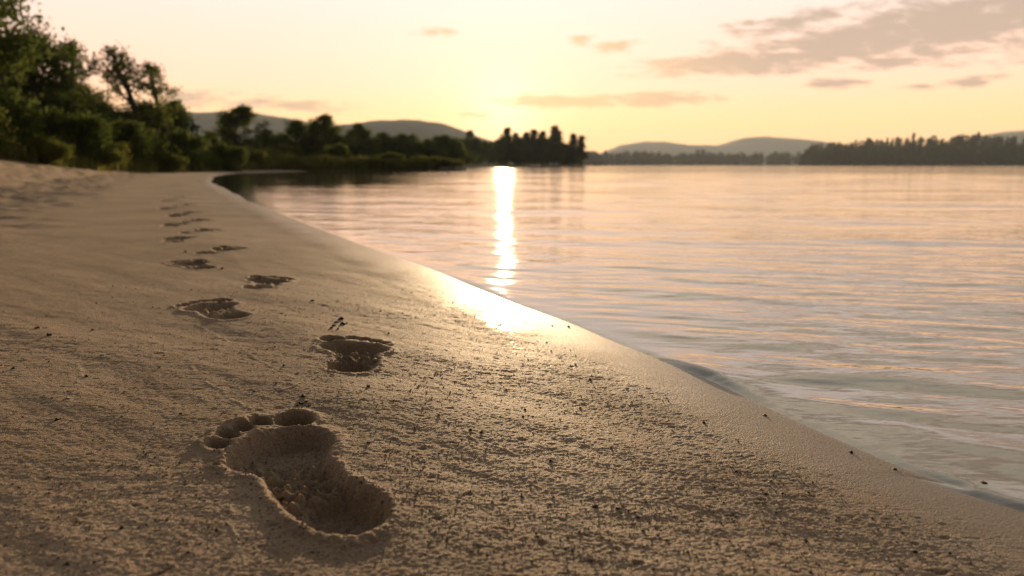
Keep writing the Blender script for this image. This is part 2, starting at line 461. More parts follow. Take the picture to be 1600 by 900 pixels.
# ------------------------------------------------------------------ the lake
def make_water():
    m, t = material('lake_water')
    p = t.n('ShaderNodeNewGeometry').outputs['Position']
    depth, calm = t.at('depth'), t.at('bigwaves')
    def wave(scl, rot, det, seed):
        mp = t.n('ShaderNodeMapping', {'Vector': p, 'Location': (seed, seed * .7, 0), 'Rotation': (0, 0, R(rot)), 'Scale': (*scl, 1)}).outputs[0]
        return t.noise(mp, 1.0, det, .5)
    hh = t.math('MULTIPLY', wave((5.0, 17.0), 14, 1.0, 1), .0034)
    hh = t.math('ADD', hh, t.math('MULTIPLY', wave((13.0, 38.0), 24, 2.0, 4), .0009))
    hh = t.math('ADD', hh, t.math('MULTIPLY', wave((26.0, 84.0), 20, 2.0, 7), .00052))
    near = t.math('MULTIPLY', t.math('MULTIPLY', hh, t.at('ruffle')), t.rng(depth, 0.0, .03, .55, 1.0))
    far = t.math('MULTIPLY', wave((.45, 2.6), 4, 2.0, 9), .011)
    far2 = t.math('MULTIPLY', wave((.10, .42), -3, 2.0, 15), .05)
    hh = t.math('ADD', near, t.math('MULTIPLY', t.math('ADD', far, far2), calm))
    bp = t.n('ShaderNodeBump', {'Height': hh, 'Distance': 1.0, 'Strength': 1.0}).outputs[0]
    body = t.n('ShaderNodeBsdfDiffuse', {'Color': (.040, .040, .036, 1)}).outputs[0]
    clear = t.n('ShaderNodeBsdfTransparent', {'Color': (.86, .87, .84, 1)}).outputs[0]
    under = t.n('ShaderNodeMixShader', {0: t.rng(depth, 0.0, .06, .12, .95), 1: clear, 2: body}).outputs[0]
    gl = t.n('ShaderNodeBsdfGlossy', {'Color': (1, 1, 1, 1), 'Roughness': t.math('ADD', t.math('MULTIPLY', calm, .03), .035), 'Normal': bp}).outputs[0]
    fr = t.math('POWER', t.n('ShaderNodeFresnel', {'IOR': 1.33, 'Normal': bp}).outputs[0], .60)
    o = t.n('ShaderNodeMixShader', {0: fr, 1: under, 2: gl}).outputs[0]
    t.t.links.new(o, t.n('ShaderNodeOutputMaterial').inputs[0])
    return m
rad = np.concatenate([geo(.35, 4, .0036)[:-1], geo(4, 30, .0065)[:-1], geo(30, 3600, .05)])
th = np.concatenate([np.linspace(R(-60), R(-38), 20)[:-1], np.linspace(R(-38), R(42), 470)[:-1], np.linspace(R(42), R(150), 90)])
NR, NTH = len(rad), len(th)
RR, TT = np.meshgrid(rad, th, indexing='ij')
X, Y = (RR * np.sin(TT)).ravel(), (RR * np.cos(TT)).ravel()
r = np.hypot(X, Y); s = shore_s(X, Y)
off = -s
# the front of the thin sheet of water running up the sand, taller in places
lipx = on_plane(1090, 582)[:2]; lipx2 = on_plane(1580, 792)[:2]; lipx3 = on_plane(740, 447)[:2]
lip = .0002 + .0075 * np.exp(-(np.hypot(X - lipx[0], Y - lipx[1]) / .085) ** 2) + .002 * np.exp(-(np.hypot(X - lipx2[0], Y - lipx2[1]) / .10) ** 2) + .003 * np.exp(-(np.hypot(X - lipx3[0], Y - lipx3[1]) / .16) ** 2)
lip *= 1 + .5 * perlin(X * 6, Y * 6, 83)
Z = -.0008 + (lip + .0008) * sstep(-.006, .022, off) - (lip - .0002) * .8 * sstep(.02, .12, off)
fade = sstep(16, 5, r)
amp = sstep(.0, .14, off)
# ripples: crests run with the bed near the edge, across the view further out
ca, sa = math.cos(R(18)), math.sin(R(18))
al, ac = X * ca - Y * sa, X * sa + Y * ca
wv = .0052 * perlin(al * 1.1, ac * 4.6 + .6 * perlin(X * .8, Y * .8, 2), 91) * sstep(16, 6, r) + .0036 * perlin(al * 2.6, ac * 9.5, 93) * sstep(9, 3, r)
wv = wv + .012 * perlin(X * .45 + .2 * Y, Y * 2.3 + .6 * perlin(X * .3, Y * .5, 6), 103) * sstep(40, 14, r) * sstep(1.5, 4, r) * sstep(.2, 1.0, off)
wv = wv + .015 * fbm(X * .22 + .3 * Y * .1, Y * 1.05 + .5 * perlin(X * .2, Y * .3, 8), 2, 101) * sstep(60, 25, r) * sstep(2.5, 6, r) * sstep(.2, 1.5, off)
wv = wv + .0009 * perlin(al * 9, ac * 36, 96) * sstep(3.2, 1.2, r)
wv = wv + .0021 * perlin(al * 6, ac * 21, 95) * sstep(4.5, 1.8, r)
ed = .0013 * np.sin(off * 42 + 2.5 * perlin(X * 3, Y * 3, 97)) * np.exp(-off / .28) * sstep(.03, .12, off) * (.4 + perlin(X * 2.2, Y * 2.2, 99)) * sstep(5, 2, r)
cove = 1 - .76 * sstep(-.03, -.20, X / np.maximum(Y, .1)) * sstep(5, 13, Y) * sstep(80, 55, Y)
Z = Z + wv * amp * cove + ed
ii = np.arange(NR * NTH).reshape(NR, NTH)
Q = np.stack([ii[:-1, :-1], ii[1:, :-1], ii[1:, 1:], ii[:-1, 1:]], -1).reshape(-1, 4)
Q = Q[s[Q].min(1) < .02 + 0 * Q[:, 0]]
P3 = np.stack([X, Y, Z], 1)
Q = Q[:, ::-1] if np.cross(P3[Q[0, 1]] - P3[Q[0, 0]], P3[Q[0, 2]] - P3[Q[0, 0]])[2] < 0 else Q
used, inv = np.unique(Q, return_inverse=True)
me = new_mesh('lake_water', P3[used], inv.reshape(-1, 4), (make_water(),))
attr(me, 'depth', np.clip(-profile(s[used]), 0, 5)); attr(me, 'ruffle', cove[used])
attr(me, 'bigwaves', (1 - fade[used]) * cove[used])
link('lake_water', me, kind='structure')

# ------------------------------------------------------------------ foliage materials
def leaf_mat(name, dark, light, trans=.35):
    m, t = material(name)
    isl = t.n('ShaderNodeNewGeometry').outputs['Random Per Island']
    oi = t.n('ShaderNodeObjectInfo').outputs['Random']
    c = t.mix(t.math('ADD', t.math('MULTIPLY', isl, .75), t.math('MULTIPLY', oi, .25)), dark, light)
    d = t.n('ShaderNodeBsdfDiffuse', {'Color': c}).outputs[0]
    tr = t.n('ShaderNodeBsdfTranslucent', {'Color': c}).outputs[0]
    mx = t.n('ShaderNodeMixShader', {0: trans, 1: d, 2: tr}).outputs[0]
    t.t.links.new(mx, t.n('ShaderNodeOutputMaterial').inputs[0])
    return m
LEAF = leaf_mat('leaf_green', (.055, .080, .018), (.140, .165, .040), .55)
LEAF_DARK = leaf_mat('leaf_dark_green', (.042, .066, .018), (.105, .130, .034), .5)
LEAF_BUSH = leaf_mat('leaf_bush', (.060, .080, .018), (.160, .170, .040), .5)
NEEDLE = leaf_mat('needle_green', (.030, .044, .018), (.070, .085, .030), .4)
GRASS = leaf_mat('grass_blade', (.110, .130, .030), (.280, .270, .085), .6)
WOOD_MASS = leaf_mat('forest_leaf', (.022, .034, .014), (.060, .075, .030), .15)
BARK = simple_mat('bark', (.060, .045, .034), .9, .4, 12.0, .02)

def leaf_quads(C, size, rg, flat=0.0):
    n = len(C)
    a = rg.normal(size=(n, 3)); a[:, 2] *= (1 - flat); a /= np.linalg.norm(a, axis=1, keepdims=True)
    b = rg.normal(size=(n, 3)); b -= a * (a * b).sum(1, keepdims=True); b /= np.linalg.norm(b, axis=1, keepdims=True)
    sz = size * rg.uniform(.6, 1.4, (n, 1)); w = sz * rg.uniform(.4, .65, (n, 1))
    V = np.stack([C - a * sz, C + b * w, C + a * sz, C - b * w], 1).reshape(-1, 3)
    return V, np.arange(4 * n).reshape(-1, 4)

def tubes(segs, sides=6):
    V, Fq = [], []
    for p0, p1, r0, r1 in segs:
        p0, p1 = np.array(p0), np.array(p1); d = p1 - p0; d = d / max(np.linalg.norm(d), 1e-9)
        e = np.cross(d, [0, 0, 1.0] if abs(d[2]) < .9 else [1.0, 0, 0]); e /= np.linalg.norm(e); f = np.cross(d, e)
        b = len(V)
        for p, q in ((p0, r0), (p1 + d * r1 * .5, r1)):
            for k in range(sides):
                a = 2 * math.pi * k / sides; V.append(p + (e * math.cos(a) + f * math.sin(a)) * q)
        for k in range(sides): Fq.append((b + k, b + (k + 1) % sides, b + sides + (k + 1) % sides, b + sides + k))
    return np.array(V), np.array(Fq)

def branch(p, d, L, r, n, rg, curl=.25, lift=.12):
    segs = []; pts = [p]
    for k in range(n):
        d = d + rg.normal(size=3) * curl; d[2] += lift; d = d / np.linalg.norm(d)
        q = p + d * L / n; r1 = r * (1 - (k + 1) / n * .75) if k < n - 1 else r * .2
        segs.append((p, q, r * (1 - k / n * .75), r1)); p = q; pts.append(p)
    return segs, pts, d

def broadleaf(name, H, W, seed, leaf, mat, clumps=90, per=60, csize=.35, clear=.22, airy=0.0, stems=1, top=1.0):
    """trunk and crown meshes of one broadleaved tree or bush"""
    rg = np.random.default_rng(seed); segs = []; C = []
    for sidx in range(stems):
        az = rg.uniform(0, 6.28); lean = .05 if stems == 1 else .35
        d0 = np.array([math.cos(az) * lean, math.sin(az) * lean, 1.0])
        hh = H * (.9 if sidx == 0 else rg.uniform(.6, .88))
        sg, pts, _ = branch(np.array([math.cos(az) * .06 * (stems > 1), math.sin(az) * .06 * (stems > 1), -.15]), d0, hh, .035 * H if stems == 1 else .018 * H, 7, rg, .09, .05)
        segs += sg
        nl = max(6, int(clumps / 6 / stems))
        for k in range(nl):
            t = clear + (1 - clear) * (k + rg.uniform(0, 1)) / nl
            i = min(int(t * 7), 6); ft = t * 7 - i
            p = pts[i] * (1 - ft) + pts[i + 1] * ft
            prof = math.sin(math.pi * min(1, (t - clear) / (1 - clear) * .78 + .22)) ** .7
            a = k * 2.4 + rg.uniform(-.5, .5)
            L = W * .5 * prof * rg.uniform(.6, 1.1) / (1 if stems == 1 else 1.3)
            s2, p2, dd = branch(p, np.array([math.cos(a), math.sin(a), rg.uniform(.15, .7)]), L, .010 * H, 4, rg, .2, .1)
            segs += s2
            for q in p2[2:]:
                C.append(q + rg.normal(size=3) * csize * .3)
            for _ in range(3):
                j = rg.integers(1, 4)
                s3, p3, _d = branch(p2[j], rg.normal(size=3) * .7 + np.array([math.cos(a), math.sin(a), .3]), L * .5, .005 * H, 2, rg, .3, .1)
                segs += s3; C.append(p3[-1]); C.append(p3[1])
        C.append(pts[-1])
    C = np.array(C)
    keep = rg.random(len(C)) > airy
    C = C[keep]
    n = len(C); sizes = csize * rg.uniform(.55, 1.25, n)
    pc = np.repeat(C, per, 0) + rg.normal(size=(n * per, 3)) * np.repeat(sizes, per)[:, None] * np.array([.55, .55, .42])
    pc[:, 2] = np.maximum(pc[:, 2], .02)
    V, Fq = leaf_quads(pc, leaf, rg)
    crown = new_mesh(name + '_crown', V, Fq, (mat,), False)
    V, Fq = tubes(segs)
    return new_mesh(name + '_trunk', V, Fq, (BARK,)), crown

def conifer(name, H, W, seed, mat, leaf=.12, per=26, tiers=16, bare=.12, thin=.0):
    rg = np.random.default_rng(seed); C = []
    segs, pts, _ = branch(np.array([0, 0, -.2]), np.array([0, 0, 1.0]), H, .018 * H, 6, rg, .02, .05)
    for k in range(tiers):
        t = bare + (1 - bare) * k / tiers
        z = H * t
        for b in range(6):
            if rg.random() < thin: continue
            a = rg.uniform(0, 6.28); L = W * .5 * (1 - t) ** .8 * rg.uniform(.55, 1.15) + .1
            s2, p2, _ = branch(np.array([0, 0, z]), np.array([math.cos(a), math.sin(a), -.12]), L, .004 * H, 3, rg, .08, .04)
            segs += s2
            for q in p2[1:]: C.append(q)
    C.append(np.array([0, 0, H * .98]))
    C = np.array(C)
    pc = np.repeat(C, per, 0) + rg.normal(size=(len(C) * per, 3)) * np.array([.24, .24, .13]) * (H / 8)
    V, Fq = leaf_quads(pc, leaf * H / 8, rg)
    crown = new_mesh(name + '_crown', V, Fq, (mat,), False)
    V, Fq = tubes(segs, 5)
    return new_mesh(name + '_trunk', V, Fq, (BARK,)), crown

def plant(kind, pair, loc, label, cat, group=None, rz=0.0, sc=(1, 1, 1), parts=('trunk', 'crown')):
    o = thing(kind, label, cat, loc, group, None, rz); o.scale = sc
    link(parts[0], pair[0], o); link(parts[1], pair[1], o)
    return o

def spot(u, y):
    x = at(u, 258, y)[0]
    return (x, y, float(base_height(np.array([x]), np.array([y]))[0][0]) - .02)

def hpx(v0, y): return y * (258 - v0) / F + .3      # height above the water of something whose top is at row v0

# ------------------------------------------------------------------ trees on the near left
TG = 'trees behind the bank on the near shore'
big = broadleaf('big', 6.9, 4.8, 21, .062, LEAF_DARK, 330, 58, .38, .10, .02)
plant('broadleaf_tree', big, spot(-45, 17.5), 'tallest dark broadleaf tree, cut off by the upper left corner of the view', 'tree', TG)
t2 = broadleaf('b', 3.4, 2.9, 22, .050, LEAF_DARK, 250, 44, .28, .06, .08)
plant('broadleaf_tree', t2, spot(55, 21), 'broad dark tree beside the tallest one, behind the trampled sand', 'tree', TG, .7)
t3 = broadleaf('c', 3.9, 2.2, 23, .050, LEAF, 150, 20, .25, .20, .2)
plant('broadleaf_tree', t3, spot(128, 25), 'lacy tree full of sky gaps between the dark mass and the forked tree', 'tree', TG)
t4 = broadleaf('d', 4.4, 2.2, 24, .048, LEAF, 120, 20, .24, .36, .2)
plant('broadleaf_tree', t4, spot(222, 26), 'slender airy tree with open top, taller of the thin pair', 'tree', TG, 1.0)
t5 = broadleaf('e', 4.2, 1.8, 25, .048, LEAF, 105, 20, .23, .36, .2)
plant('broadleaf_tree', t5, spot(268, 27), 'slender airy tree with narrow top, shorter of the thin pair', 'tree', TG, 2.0)
t6 = broadleaf('f', 2.9, 1.7, 26, .050, LEAF_DARK, 150, 40, .26, .06)
plant('broadleaf_tree', t6, spot(290, 30), 'compact dark tree closing the near grove, next to the open hillside gap', 'tree', TG)
for u, y, w, h, lab in ((10, 23, 1.2, .95, 'dark low tree filling the gap under the tallest tree'), (165, 29, 1.2, .58, 'dark low tree behind the lacy tree, its top hidden in leaves'), (105, 27, 1.1, .70, 'dark tree just behind the broad dark tree and the lacy one'),
                        (228, 31, 1.1, .62, 'dark low tree at the foot of the airy pair')):
    plant('broadleaf_tree', t2, spot(u, y), lab, 'tree', TG, u * .37, (w, w, h))

# shrubs along the bank
sh = [broadleaf('sh%d' % k, 1.5, 1.9, 40 + k, .040, (LEAF_BUSH, LEAF_DARK, LEAF)[k], 110, 60, .22, .02, 0, 4) for k in range(3)]
SG = 'shrubs along the grassy bank'
SHR = [(-40, 15.2, 1.0, 0, 'yellowish shrub at the picture edge where the bank meets the sand'), (22, 17.0, .95, 1, 'dark round shrub under the tallest tree'), (70, 16.6, .62, 0, 'low yellow green shrub in front of the broad dark tree'),
       (96, 19, 1.05, 1, 'tall dark shrub between the broad tree and the lacy tree'), (128, 20.5, 1.0, 2, 'mid green shrub at the foot of the lacy tree'), (160, 20, .70, 0, 'light green low shrub in front of the lacy tree'),
       (178, 23, 1.2, 1, 'dark shrub at the foot of the taller thin tree'), (205, 24, 1.05, 2, 'green shrub in front of the thin pair'), (232, 25, 1.15, 1, 'dark shrub between the thin pair and the compact dark tree'),
       (255, 24.5, .72, 0, 'light shrub spilling towards the beach below the thin pair'), (268, 27, 1.2, 1, 'dark shrub in front of the compact dark tree'), (300, 29, .85, 1, 'dark low shrub just past the compact dark tree'),
       (322, 29.5, .75, 2, 'green low shrub where the hillside shows behind'), (345, 31, .95, 1, 'dark dome of a shrub under the young forked tree'), (390, 36, .8, 0, 'yellow green shrub on the far curve of the cove')]
for k, (u, y, sc, ty, lab) in enumerate(SHR):
    plant('shrub', sh[ty], spot(u, y), lab, 'shrub', SG, k * 1.9, (sc * 1.05, sc, sc * .92), ('stem', 'foliage'))

# the middle distance behind the cove
MG = 'trees behind the cove'
m1 = broadleaf('m1', 5.6, 3.6, 51, .075, LEAF, 120, 60, .36, .05)
m2 = broadleaf('m2', 5.0, 5.0, 52, .080, LEAF_DARK, 150, 60, .42, .04)
m3 = broadleaf('m3', 5.4, 3.0, 53, .07, LEAF, 80, 40, .32, .2, .2)
MID = [(370, 46, m1, hpx(158, 46), 1.05, 'tall bushy tree with two forked tips at the head of the cove'), (408, 50, m1, hpx(196, 50), .95, 'lower bushy tree leaning on the forked one'),
       (330, 48, m2, hpx(206, 48), .8, 'dark low tree in the gap before the forked tree'), (436, 56, m2, hpx(206, 56), .8, 'low dark tree between the forked tree and the wide dark clump'),
       (466, 54, m2, hpx(184, 54), .85, 'wide dark clump tree with a pointed tip, its near half'), (497, 53, m1, hpx(172, 53), .9, 'pointed tree rising from the wide dark clump'),
       (520, 55, m2, hpx(192, 55), .8, 'rounded dark tree ending the wide clump above the spit'), (556, 70, m2, hpx(198, 70), .9, 'grey green tree behind the spit beside the wide clump'),
       (574, 66, m1, hpx(187, 66), .8, 'taller grey green tree in the middle of the spit line'), (600, 72, m2, hpx(204, 72), .9, 'rounded tree past the middle of the spit line'),
       (636, 76, m2, hpx(206, 76), .9, 'broad green tree behind the bright grass of the spit'), (664, 78, m1, hpx(212, 78), 1.0, 'lower green tree towards the tip of the spit'), (690, 82, m2, hpx(208, 82), .9, 'green tree over the rocky tip of the spit')]
for k, (u, y, pr, top, w, lab) in enumerate(MID):
    z = spot(u, y)
    hs = (top - z[2]) / (5.6 if pr is m1 else 5.2)
    plant('broadleaf_tree', pr, z, lab, 'tree', MG, k * 1.3, (hs * w * 1.4, hs * w * 1.2, hs))
for k in range(17):
    u = 322 + k * 24; y = 50 + k * 1.9; z = spot(u, y)
    sc = (y * (258 - (213 + (k * 5 % 4) * 4)) / F + .3 - z[2]) / 1.45
    plant('shrub', sh[(1, 2, 1, 0)[k % 4]], z, ('dark', 'mid green', 'dark', 'yellow green')[k % 4] + ' bush in the undergrowth below the trees behind the cove', 'shrub',
          ('dark', 'mid green', 'dark', 'yellow green')[k % 4] + ' undergrowth behind the cove', k * 1.7, (sc * 1.5, sc * 1.2, sc), ('stem', 'foliage'))
# low scrub along the spit
for k, (u, y, sc, ty, lab) in enumerate([(450, 45, 1.0, 0, 'first low shrub on the spit'), (520, 46, 1.0, 2, 'low green shrub on the spit below the wide clump'), (560, 44, .8, 0, 'small pale shrub at the middle of the spit'),
                                         (610, 44.5, 1.0, 2, 'round shrub beyond the middle of the spit'), (655, 45, .9, 0, 'pale shrub just before the tip of the spit'), (688, 45.3, .75, 1, 'dark shrub at the very tip of the spit by the rocks')]):
    plant('shrub', sh[ty], spot(u, y), lab, 'shrub', 'low shrubs on the spit', k * 2.2, (sc * 1.3, sc * 1.1, sc * .75), ('stem', 'foliage'))

# the wooded point with pines
PG = 'trees on the wooded point'
pine = [conifer('pine%d' % k, 10, (4.2, 3.2, 5.0)[k], 70 + k, NEEDLE, .17, 22, 15, (.1, .3, .15)[k], (.1, .35, .2)[k]) for k in range(3)]
p_far = [broadleaf('pf%d' % k, 9.0, 8.0, 80 + k, .17, (LEAF_DARK, LEAF)[k], 110, 48, .85, .04) for k in range(2)]
rg = np.random.default_rng(5)
tops = [(700, 214), (720, 212), (735, 209), (752, 213), (770, 212), (790, 206), (806, 212), (822, 213), (838, 206), (850, 208), (866, 202), (880, 216), (893, 216), (907, 214)]
def top_row(u): return float(np.interp(u, [t[0] for t in tops], [t[1] for t in tops]))
LABP = {0: 'pine with a broken ragged outline standing above the wooded point', 1: 'thin high crowned pine on the wooded point', 2: 'wide dark pine on the wooded point'}
for k, (u, v, ty) in enumerate([(735, 205, 0), (793, 201, 1), (806, 209, 0), (834, 204, 1), (848, 206, 2), (866, 198, 0), (872, 206, 1), (895, 210, 2), (908, 213, 1), (822, 208, 2)]):
    y = 205 + 6 * k % 37; x = spot(u, y); h = hpx(v, y) - x[2]
    lab = ['lone pine at the near end of the wooded point', 'tall thin pine under the sun glow', 'ragged pine just beside the tall thin one under the sun', 'thin pine starting the highest clump of the point',
           'wide dark pine in the highest clump of the point', 'highest ragged pine tip of the whole wooded point', 'thin pine leaning on the highest tip of the point', 'wide pine before the last pine of the point',
           'last thin pine at the water end of the wooded point', 'wide pine between the sunlit pair and the highest clump'][k]
    plant('pine_tree', pine[ty], x, lab, 'tree', PG, k * 1.1, (h / 10 * 1.25, h / 10 * 1.2, h / 10))
for k in range(34):
    u = 640 + k * 8.1 + rg.uniform(-3, 3); y = (120 + 3.6 * k if k < 30 else 238) + rg.uniform(-10, 25)
    if u > 908: u = 908 - rg.uniform(0, 20)
    x = spot(u, y); v = top_row(u) + rg.uniform(2, 12) + (8 if u > 885 else 0)
    h = (hpx(v, y) - x[2]) / 9.0
    plant('broadleaf_tree', p_far[k % 2], x, ('dark' if k % 2 == 0 else 'olive green') + ' rounded tree in the crowded woods of the point under the pines', 'tree',
          ('dark' if k % 2 == 0 else 'olive') + ' trees crowding the wooded point', rg.uniform(0, 6), (h * rg.uniform(.7, .95), h * .8, h))

# ------------------------------------------------------------------ far land: shores, woods, hills
def strip(name, line, width, hfun, mat, n=120, m=24, **props):
    """a real strip of rising ground along a line, running away from the lake"""
    line = np.array(line, float); t = np.linspace(0, 1, n); seg = np.linspace(0, 1, len(line))
    lx, ly = np.interp(t, seg, line[:, 0]), np.interp(t, seg, line[:, 1])
    k = np.linspace(0, 1, m)
    ux, uy = lx / np.hypot(lx, ly), ly / np.hypot(lx, ly)
    XX = lx[:, None] + ux[:, None] * k * width; YY = ly[:, None] + uy[:, None] * k * width
    ZZ = hfun(t[:, None] + 0 * k, k[None] + 0 * t[:, None], XX, YY)
    ii = np.arange(n * m).reshape(n, m)
    q = np.stack([ii[:-1, :-1], ii[1:, :-1], ii[1:, 1:], ii[:-1, 1:]], -1).reshape(-1, 4)
    me = new_mesh(name, np.stack([XX, YY, ZZ], -1).reshape(-1, 3), q, (mat,))
    return link(name, me, **props), XX, YY, ZZ

FOREST = simple_mat('forest_floor', (.035, .045, .022), .95, .4, .05)
HILLM = simple_mat('hill_forest', (.030, .042, .026), .95, .35, .012, 6.0)

def woods(name, label, spots_, sizes, mat, seed, per=46, cone=.5):
    rg = np.random.default_rng(seed); C = []; S2 = []; per = 80
    for (x, y, z), h in zip(spots_, sizes):
        con = rg.random() < cone
        t = rg.random(per) ** (1.25 if con else .8)
        rad_ = h * (.24 * (1 - t) + .02 if con else .34 * np.sqrt(np.clip(1 - (t * 1.7 - .75) ** 2, .02, 1)))
        a = rg.uniform(0, 6.28, per); q = np.sqrt(rg.random(per))
        C.append(np.stack([x + rad_ * q * np.cos(a), y + rad_ * q * np.sin(a), z + h * t], 1)); S2.append(np.full(per, h * .11))
    C = np.concatenate(C); S2 = np.concatenate(S2)
    V, Fq = leaf_quads(C, S2[:, None], rg)
    link(name, new_mesh(name, V, Fq, (mat,), False), kind='stuff', label=label, category='woods')

def far_shore(name, px_line, width, hts, treeh, ntree, seed, lab, cone):
    line = [at(u, 258, y)[:2] for u, y in px_line]
    ht = np.array(hts)
    def hf(t, k, XX, YY):
        return -.5 + sstep(0, .04, k) * 1.2 + np.interp(t, np.linspace(0, 1, len(ht)), ht) * sstep(.0, .8, k) * (1 + .15 * fbm(XX * .02, YY * .02, 3, seed))
    o, XX, YY, ZZ = strip(name, line, width, hf, FOREST, 160, 24, kind='structure')
    rg = np.random.default_rng(seed); n, m = XX.shape; pts = []; sz = []
    for k in range(ntree):
        i, j = rg.uniform(0, n - 1.01), (m - 1.01) * (rg.random() ** 1.7 * .9 + .02)
        a, b = int(i), int(j)
        pts.append((XX[a, b] + rg.normal() * 1.5, YY[a, b] + rg.normal() * 2, ZZ[a, b] - .3)); sz.append(treeh * rg.uniform(.55, 1.0) * (1.25 if rg.random() < .06 else 1))
    woods(name.replace('shore', 'woods') , lab, pts, sz, WOOD_MASS, seed + 1, 46, cone)

far_shore('far_shore', [(880, 900), (930, 930), (1100, 980), (1300, 980), (1420, 990)], 150, [3, 5, 3, 2, 4, 3], 16, 620, 301, 'dark line of far woods across the lake below the blue hills', .35)
far_shore('headland_shore', [(1256, 640), (1275, 600), (1400, 575), (1550, 560), (1760, 545), (2100, 520), (2500, 480)], 140, [3, 11, 15, 18, 21, 24, 26], 9.5, 1500, 311, 'dark wooded headland rising towards the edge of the lake', .65)

def hill(name, crest, dist, depth, seed):
    cr = np.array(crest, float); n, m = 200, 30
    u = np.linspace(cr[0, 0], cr[-1, 0], n); top = np.interp(u, cr[:, 0], cr[:, 1])
    k = np.linspace(-1, 1, m)
    XX = ((u - 800) / F / cp)[:, None] * (dist + depth * k[None]); YY = dist + depth * k[None] + 0 * XX
    hgt = dist * (258 - top) / F
    ZZ = hgt[:, None] * (1 - np.abs(k[None]) ** 1.6) * (1 + .05 * fbm(XX * 6 / dist * 3, YY * 6 / dist * 3, 4, seed)) + .010 * hgt.max() * fbm(XX * .03, YY * .03, 3, seed + 3) - 1
    ii = np.arange(n * m).reshape(n, m)
    q = np.stack([ii[:-1, :-1], ii[1:, :-1], ii[1:, 1:], ii[:-1, 1:]], -1).reshape(-1, 4)
    link(name, new_mesh(name, np.stack([XX, YY, ZZ], -1).reshape(-1, 3), q, (HILLM,)), kind='structure')
hill('hills', [(-400, 232), (0, 200), (150, 182), (300, 176), (400, 178), (470, 186), (520, 200), (560, 194), (600, 190), (650, 189), (690, 193), (720, 203), (760, 218), (820, 232), (900, 246), (960, 258)], 1500, 420, 401)
hill('hills', [(900, 256), (930, 240), (965, 226), (1000, 222), (1030, 222), (1070, 227), (1110, 228), (1150, 217), (1180, 214), (1220, 217), (1260, 221), (1300, 228), (1400, 240), (1500, 250), (1600, 256)], 3200, 600, 411)
hill('hills', [(1380, 254), (1440, 232), (1500, 214), (1560, 206), (1600, 200), (1680, 192), (1800, 186), (2000, 200), (2300, 240)], 2200, 450, 421)

# ------------------------------------------------------------------ grass along the bank and on the spit
def grass_tufts():
    rg = np.random.default_rng(9); P = []
    b = GRASSP[1:15]
    for i in range(len(b) - 1):
        a, c = b[i], b[i + 1]; L = np.hypot(*(c - a)); nrm = np.array([-(c - a)[1], (c - a)[0]]) / L
        n = int(L * 150 if i > 3 else L * 190)
        t = rg.random(n)[:, None]; w = (rg.random(n) ** 1.6)[:, None] * (3.2 if i < 9 else 2.6)
        P.append(a + (c - a) * t + nrm * (w - .15) + rg.normal(size=(n, 2)) * .12)
    P = np.concatenate(P)
    z, s, g, r = base_height(P[:, 0], P[:, 1])
    ok = (s > .05) & (r > 4); P = P[ok]; z = z[ok]
    nb = 9; n = len(P)
    tall = np.clip(.32 + .35 * fbm(P[:, 0] * .7, P[:, 1] * .7, 2, 17) + .25 * sstep(34, 40, P[:, 1]), .14, .95)
    base = np.repeat(np.column_stack([P, z]), nb, 0) + np.column_stack([rg.normal(size=(n * nb, 2)) * .06, np.full(n * nb, -.02)])
    h = np.repeat(tall, nb) * rg.uniform(.5, 1.25, n * nb)
    a = rg.uniform(0, 6.28, n * nb); ln = rg.uniform(.05, .5, n * nb) * h
    side = np.column_stack([-np.sin(a), np.cos(a), 0 * a]) * .013
    mid = base + np.column_stack([np.cos(a) * ln * .3, np.sin(a) * ln * .3, h * .6])
    tip = base + np.column_stack([np.cos(a) * ln, np.sin(a) * ln, h])
    V = np.stack([base - side, base + side, mid + side * .7, tip, mid - side * .7], 1).reshape(-1, 3)
    return new_mesh('bank_grass', V, np.arange(5 * n * nb).reshape(-1, 5), (GRASS,), False)
link('bank_grass', grass_tufts(), kind='stuff', label='unmown yellow green grass along the bank and the spit', category='grass')

# ------------------------------------------------------------------ rocks, crumbs, grit, boat
ROCK = simple_mat('rock', (.13, .115, .10), .8, .4, 6.0, .03)
CRUMB = simple_mat('wet_crumb', (.045, .032, .022), .75, .5, 300.0, .001)
SHELL = simple_mat('pale_shell', (.45, .40, .33), .8, .2, 200.0, .0005)
STONE = simple_mat('wet_stone', (.11, .09, .07), .6, .5, 160.0, .001)

def lump(name, rx, ry, rz, seed, mat, sub=2, rough=.25):
    import bmesh
    bm = bmesh.new(); bmesh.ops.create_icosphere(bm, subdivisions=sub, radius=1.0)
    rg = np.random.default_rng(seed); o = rg.uniform(0, 50, 3)
    for v in bm.verts:
        c = v.co.copy()
        k = 1 + rough * float(fbm(np.array([c.x * 1.3 + o[0] + c.z * .7]), np.array([c.y * 1.3 + o[1] - c.z * .6]), 3, 5)[0]) * 1.6
        v.co = Vector((c.x * rx * k, c.y * ry * k, c.z * rz * k))
    me = bpy.data.meshes.new(name); bm.to_mesh(me); bm.free()
    me.polygons.foreach_set('use_smooth', np.full(len(me.polygons), sub > 1, bool)); me.materials.append(mat)
    return me

